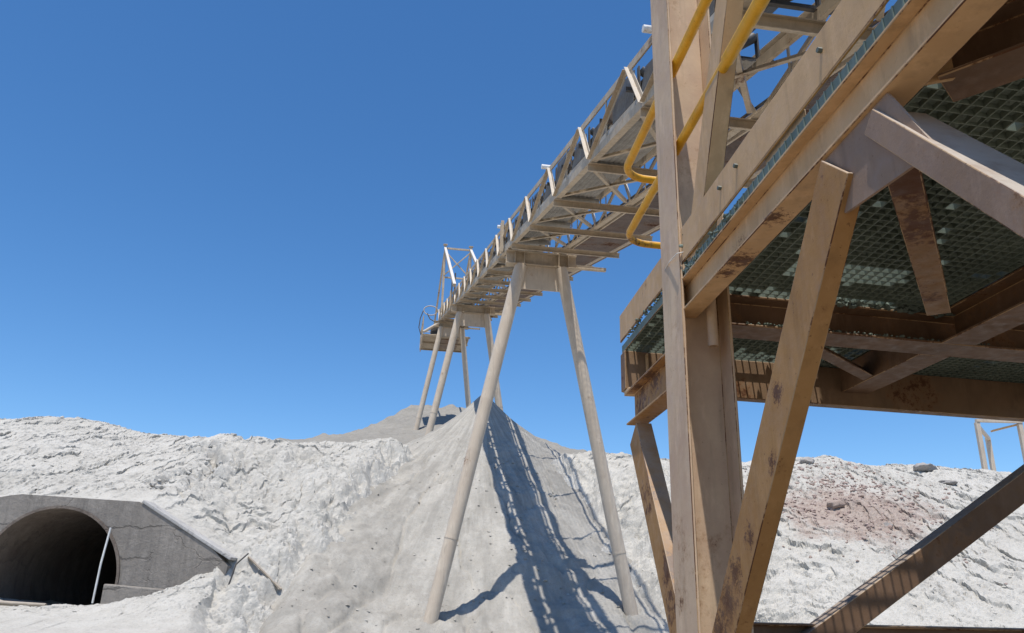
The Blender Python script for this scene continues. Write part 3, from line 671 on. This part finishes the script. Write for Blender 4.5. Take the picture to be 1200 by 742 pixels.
# frame far right on the embankment
ff = thing("post_frame", "small beige post and beam steel frame on the embankment crest at far right", "frame", (16.8, 27, 5.9))
def fb(name, a, b, r=.07): return beam(name, a, b, R_(-r, r, -r, r), PALE, ff, up=(0, 1, .01), bevel=.004)
for x, y in ((16.15, 27), (17.62, 27), (17.95, 29.5), (19.3, 29.5)): fb("post", (x, y, 5.3), (x, y, 7.86))
beam("top_beam", (16.1, 26.97, 7.87), (17.7, 26.97, 7.87), R_(-.06, .06, 0, .1), PALE, ff, bevel=.004)
beam("top_beam", (16.15, 27.05, 7.75), (18.0, 29.5, 7.75), R_(-.05, .05, 0, .12), PALE, ff, bevel=.004)
beam("top_beam", (17.62, 27.08, 7.72), (19.3, 29.5, 7.72), R_(-.05, .05, 0, .12), PALE, ff, bevel=.004)
beam("brace_plank", (16.75, 27.2, 7.62), (17.65, 27.15, 7.86), R_(-.1, .1, -.03, .03), TAN, ff, bevel=.004)

# ------------------------------------------------------------------ steel platform (nearest structure)
aA, aB = math.radians(-5.56), math.radians(79.63)
A = Vector((math.sin(aA), math.cos(aA), 0)); B = Vector((math.sin(aB), math.cos(aB), 0)); Zv = Vector((0, 0, 1))
nB = Vector((A.y, -A.x, 0))                                   # square to A, pointing right
OP = Vector((.8877, 3.75, 0))
def P3(u, v, z): return OP + A*v + B*u + Zv*z
tw = thing("steel_platform", "tan steel platform with grating floor, raking braces and yellow handrail, nearest the camera", "platform", P3(.1, .21, 0))
ZB, ZT = 3.122, 3.300                                         # underside and top of the floor beams
def tb(name, a, b, prof, material=TAN, up=(0, 0, 1), bevel=.0025): return beam(name, a, b, prof, material, tw, up, bevel)
# columns: H sections with the web across the platform
def column(u, v, ztop):
    c = P3(u, v, 0); f = .27
    prof = [(-.13, -.135), (.13, -.135), (.13, -.119), (.006, -.119), (.006, .119), (.13, .119), (.13, .135), (-.13, .135), (-.13, .119), (-.006, .119), (-.006, -.119), (-.13, -.119)]
    tb("column", P3(u, v, 0), P3(u, v, ztop), [(x, y) for x, y in prof], GREYP, up=B, bevel=.003)
    slab("base_plate", [P3(u, v, .005)+B*x+A*y for x, y in ((-.22, -.2), (.22, -.2), (.22, .2), (-.22, .2))], (0, 0, .03), GREYP, tw)
for (u, v, zt) in ((.115, .21, 7.2), (3.3, .33, 3.1), (.115, -3.45, 3.1), (3.3, -3.45, 3.1)): column(u, v, zt)
# floor beams
UJ = 1.69
tb("edge_beam", P3(.052, -3.5, ZB), P3(.052, .192, ZB), I_(.105, ZT-ZB), TAN)
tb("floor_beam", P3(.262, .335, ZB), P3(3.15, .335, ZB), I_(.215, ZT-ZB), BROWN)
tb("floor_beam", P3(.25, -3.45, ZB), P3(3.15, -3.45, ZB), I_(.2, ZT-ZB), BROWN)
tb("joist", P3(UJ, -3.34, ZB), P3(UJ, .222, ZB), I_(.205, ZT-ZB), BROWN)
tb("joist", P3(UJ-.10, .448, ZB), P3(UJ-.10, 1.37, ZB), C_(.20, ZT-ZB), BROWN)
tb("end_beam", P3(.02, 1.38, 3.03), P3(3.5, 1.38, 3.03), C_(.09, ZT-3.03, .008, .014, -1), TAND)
tb("end_plate", P3(.012, 1.36, 3.035), P3(.012, 1.48, 3.035), R_(-.006, .004, 0, ZT-3.04), BROWN)
tb("web_stiffener", P3(.16, 1.376, 3.05), P3(.16, 1.376, 3.28), R_(-.006, .006, -.04, 0), TAN, up=A)
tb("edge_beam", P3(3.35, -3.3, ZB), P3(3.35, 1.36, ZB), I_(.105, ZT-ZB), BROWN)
# lower cantilever beam beyond the column
tb("cantilever_beam", P3(.062, .26, 2.78), P3(.062, 1.33, 2.78), I_(.125, .22, .008, .012), TANR)
tb("seat_stub", P3(.062, 1.30, 2.995), P3(.062, 1.42, 2.995), R_(-.05, .05, 0, .033), TAN)
# far raker under the cantilever
tb("raker", P3(.02, .16, 1.22), P3(.02, 1.17, 2.765), [(x, y) for x, y in C_(.10, .20, .01, .014, -1)], TANR, up=A+Zv*-.1)
# big raker and its mate: channels under the edge beam
tb("raker", P3(-.005, .055, 1.428), P3(-.005, -1.426, 3.112), [(x, y-.20) for x, y in C_(.068, .20, .012, .014, -1)], TANR, up=A+Zv*.5)
tb("raker", P3(.0, -3.50, 1.12), P3(.0, -1.74, 3.105), [(x, y-.08) for x, y in C_(.17, .08, .010, .012)], GUSS, up=-A+Zv*.5)
# gusset plates at the node
slab("gusset_plate", [P3(.014, -1.40, ZB-.002), P3(.014, -1.50, 2.88), P3(.014, -1.87, 2.84), P3(.014, -2.02, 2.75), P3(.014, -1.80, ZB-.002)], nB*.010, GUSS, tw)
slab("web_stiffener", [P3(.105, -1.86, ZB+.002), P3(.17, -1.90, ZB+.002), P3(.17, -1.90, ZT-.015), P3(.105, -1.86, ZT-.015)], A*.012, TAN, tw)
# plan bracing
tb("plan_brace", P3(.30, -1.42, 3.128), P3(1.30, -.17, 3.128), I_(.11, .12, .007, .010), RUSTY)
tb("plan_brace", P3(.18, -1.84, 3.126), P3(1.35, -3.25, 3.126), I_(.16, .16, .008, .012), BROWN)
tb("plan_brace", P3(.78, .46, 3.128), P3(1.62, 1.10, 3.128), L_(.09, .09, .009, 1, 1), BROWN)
# channel leaning up from the floor beside the column
tb("leaning_post", P3(.018, .05, 3.41), P3(.018, -1.48, 6.02), [(x, y-.17) for x, y in C_(.085, .17, .010, .012, -1)], TAN, up=A+Zv*.5)
# vertical X in the column plane
tb("cross_brace", P3(.22, .30, 1.27), P3(3.2, .30, 3.10), R_(-.05, .05, -.065, .065), BROWN)
tb("low_beam", P3(.262, .335, 1.50), P3(3.15, .335, 1.50), I_(.12, .125), BROWN)
# low level grating behind the low beam
lg = Bag()
for i in range(60):
    u = .3+.048*i; V, Fc = prism(P3(u, .42, 1.50), P3(u, 1.3, 1.50), R_(-.003, .003, 0, .04)); lg.add(V, Fc)
for i in range(9): V, Fc = prism(P3(.3, .45+.1*i, 1.542), P3(3.15, .45+.1*i, 1.542), R_(-.004, .004, -.006, .0)); lg.add(V, Fc)
lg.build("low_grating", GALV, tw, kind="stuff")

# grating floor
GB, GH, GP = 3.303, .040, .052
BU0, BU1, V0, V1 = .022, 3.42, -3.5, 1.455
bars = Bag(); U = np.arange(BU0, BU1, GP); RV = np.arange(V0, V1, GP)
for u in U: V, Fc = prism(P3(u, V0, GB), P3(u, V1, GB), [(-.0028, 0), (.0028, 0), (.0042, GH), (-.0042, GH)]); bars.add(V, Fc)
bars.build("grating_bars", FRP, tw, kind="stuff")
rods = Bag()
for v in RV: V, Fc = prism(P3(BU0, v, GB+.001), P3(BU1, v, GB+.001), [(-.0028, 0), (.0028, 0), (.0042, GH-.002), (-.0042, GH-.002)]); rods.add(V, Fc)
rods.build("grating_cross_bars", FRP, tw, kind="stuff")
def bandbar(a, b): tb("banding_bar", a, b, R_(-.003, .003, 0, GH+.012), FRP)
bandbar(P3(BU0-.008, V0, GB-.002), P3(BU0-.008, .07, GB-.002)); bandbar(P3(BU0-.008, .35, GB-.002), P3(BU0-.008, V1, GB-.002))
bandbar(P3(BU0, V1+.004, GB-.002), P3(BU1, V1+.004, GB-.002))
tabs = Bag()
for i, v in enumerate(np.arange(-3.4, 0, GP)):
    V, Fc = prism(P3(BU0-.0125, v, GB), P3(BU0-.0125, v, GB+GH+.008), R_(-.0025, .0025, -.003, .003), A); tabs.add(V, Fc)
tabs.build("edge_ribs", FRP, tw, kind="stuff")
# mud caked in the grating cells: inverted pyramids of differing depth
mud = Bag(); rr = random.Random(3)
cn = fbm(np.array([u*1.3 for u in U for v in RV]), np.array([v*1.3 for u in U for v in RV]), 3).reshape(len(U), len(RV))
for i in range(len(U)-1):
    for j in range(len(RV)-1):
        u0, u1, v0, v1 = U[i]+.003, U[i+1]-.003, RV[j], RV[j+1]; um, vm = (u0+u1)/2, (v0+v1)/2
        p = .97
        if cn[i, j] > .7: p = .7
        if um > 1.45 and vm > 1.2: p = 1
        elif 1.24 < vm < 1.42: p = .04
        elif .12 < vm < .225 and .3 < um < 1.3: p = .05
        elif -.26 < vm < -.09 and .5 < um < 1.1: p = .03
        elif .45 < vm < 1.24 and 1.46 < um < 1.60: p = .12
        elif vm > .45 and um < .4: p = .8
        if rr.random() > p: continue
        zt = GB+GH*rr.uniform(.35, .7); d = rr.uniform(.004, .022)
        ax, ay = rr.uniform(.3, .7), rr.uniform(.15, .6)
        c = P3(u0+(u1-u0)*ax, v0+(v1-v0)*ay, zt-d)
        q = [P3(u0, v0, zt+rr.uniform(-.006, .004)), P3(u1, v0, zt+rr.uniform(-.006, .004)), P3(u1, v1, zt+rr.uniform(-.006, .004)), P3(u0, v1, zt+rr.uniform(-.006, .004))]
        mud.add(q+[c], [(0, 1, 4), (1, 2, 4), (2, 3, 4), (3, 0, 4)])
mud.build("caked_mud", MUD, tw, kind="stuff")
# lumps of mud hanging on the steel
lm = Bag(); r2 = np.random.default_rng(5)
def lumps(n, fu, fv, fz, r):
    for i in range(n):
        q = P3(fu(), fv(), fz()); V = rock_geo(tuple(q), r2.uniform(*r), .7, r2); lm.add(V.tolist(), ICOF)
lumps(130, lambda: r2.uniform(.9, 2.6), lambda: r2.uniform(.18, .24), lambda: r2.uniform(3.282, 3.312), (.008, .026))
lumps(60, lambda: r2.uniform(.0, .03), lambda: r2.uniform(-.8, .05), lambda: 3.30+r2.uniform(0, .05), (.006, .016))
lumps(40, lambda: r2.uniform(.9, 1.8), lambda: r2.uniform(1.25, 1.36), lambda: 3.295+r2.uniform(0, .02), (.008, .022))
lumps(70, lambda: r2.uniform(.004, .03), lambda: r2.uniform(.35, 1.3), lambda: 3.37+r2.uniform(-.02, .03), (.006, .016))
lumps(110, lambda: r2.uniform(.4, 1.9), lambda: r2.uniform(.222, .240), lambda: 3.137+r2.uniform(0, .006), (.005, .012))
lumps(14, lambda: r2.uniform(.0, .03), lambda: r2.uniform(.04, .08), lambda: r2.uniform(3.3, 3.55), (.006, .014))
lm.build("mud_lumps", MUD, tw, kind="stuff")

# toe plates along the edge, butted to the column web
for v0, v1 in ((-3.5, .195), (.225, 1.475)):
    tp = tb("toe_plate", P3(.008, v0, 3.388), P3(.008, v1, 3.388), R_(-.004, .004, 0, .190), TAN, bevel=.001)
    tb("painted_edge", P3(.0085, v0, 3.382), P3(.0085, v1, 3.382), R_(-.0045, .0045, 0, .004), OCHRE, bevel=.001)
for v in (-.52, -.72, -1.5, -2.3):
    tube("bolt", [P3(.004, v, 3.50), P3(-.012, v, 3.50)], .010, GALV, tw, 6)
# bracket plate under the toe plate
tb("toe_bracket", P3(.03, -1.30, 3.355), P3(.03, -.95, 3.355), R_(-.004, .004, 0, .05), BEIGE)
# handrail with rounded end returns
RU = .04
def rail(z, rn, rf, vj, u_end):
    q0 = P3(RU, -3.5, z); q1 = P3(RU, 1.43, z); q2 = P3(u_end, 1.43, z)
    pts = [q0] + [P3(RU, v, z) for v in (-2.5, -1.5, vj-.01, vj+.01, .3, .9)] + fillet(q0, q1, q2, .19, 12) + [q2]
    tube("handrail", pts, rn, YEL, tw, 18, rfun=lambda i: rn if i < 4 else rf)
rail(4.66, .0285, .0285, -1.2, .34); rail(4.13, .033, .0255, -.62, .34)
tube("handrail_post", [P3(.355, 1.43, 3.35), P3(.355, 1.43, 4.62)], .026, TAN, tw, 14)
tube("handrail_post", [P3(RU+.02, -2.6, 3.35), P3(RU+.02, -2.6, 4.62)], .026, YEL, tw, 14)
# drain pipe in the column throat
def ring_tube(name, p, q, r, t, material):
    n = 18; V = []; Fc = []; d, a, b = frame(p, q, A)
    for c, rad in ((p, r-t), (p, r), (q, r), (q, r-t)): V += [tuple(Vector(c)+(a*math.cos(2*math.pi*k/n)+b*math.sin(2*math.pi*k/n))*rad) for k in range(n)]
    for s in range(4):
        for k in range(n): j = (k+1) % n; u = (s+1) % 4; Fc.append((s*n+k, s*n+j, u*n+j, u*n+k))
    return mesh_ob(name, V, Fc, material, tw, loc=p)
ring_tube("drain_pipe", P3(.158, .10, 2.945), P3(.158, .10, 3.24), .026, .005, GREYP)
# tie wire round the column flange
wz = 3.425; lp = [P3(u, v, wz+dz) for u, v, dz in ((-.03, .06, .0), (-.026, .21, .015), (-.024, .35, .0), (.02, .352, .0), (.015, .30, 0), (.006, .07, .0), (.004, .055, .01), (-.03, .06, .0))]
wr = tube("tie_wire", lp, .0028, RUSTW, None, 6); tag(wr, "thin pale wire tied round the front column above the floor beam", "wire")
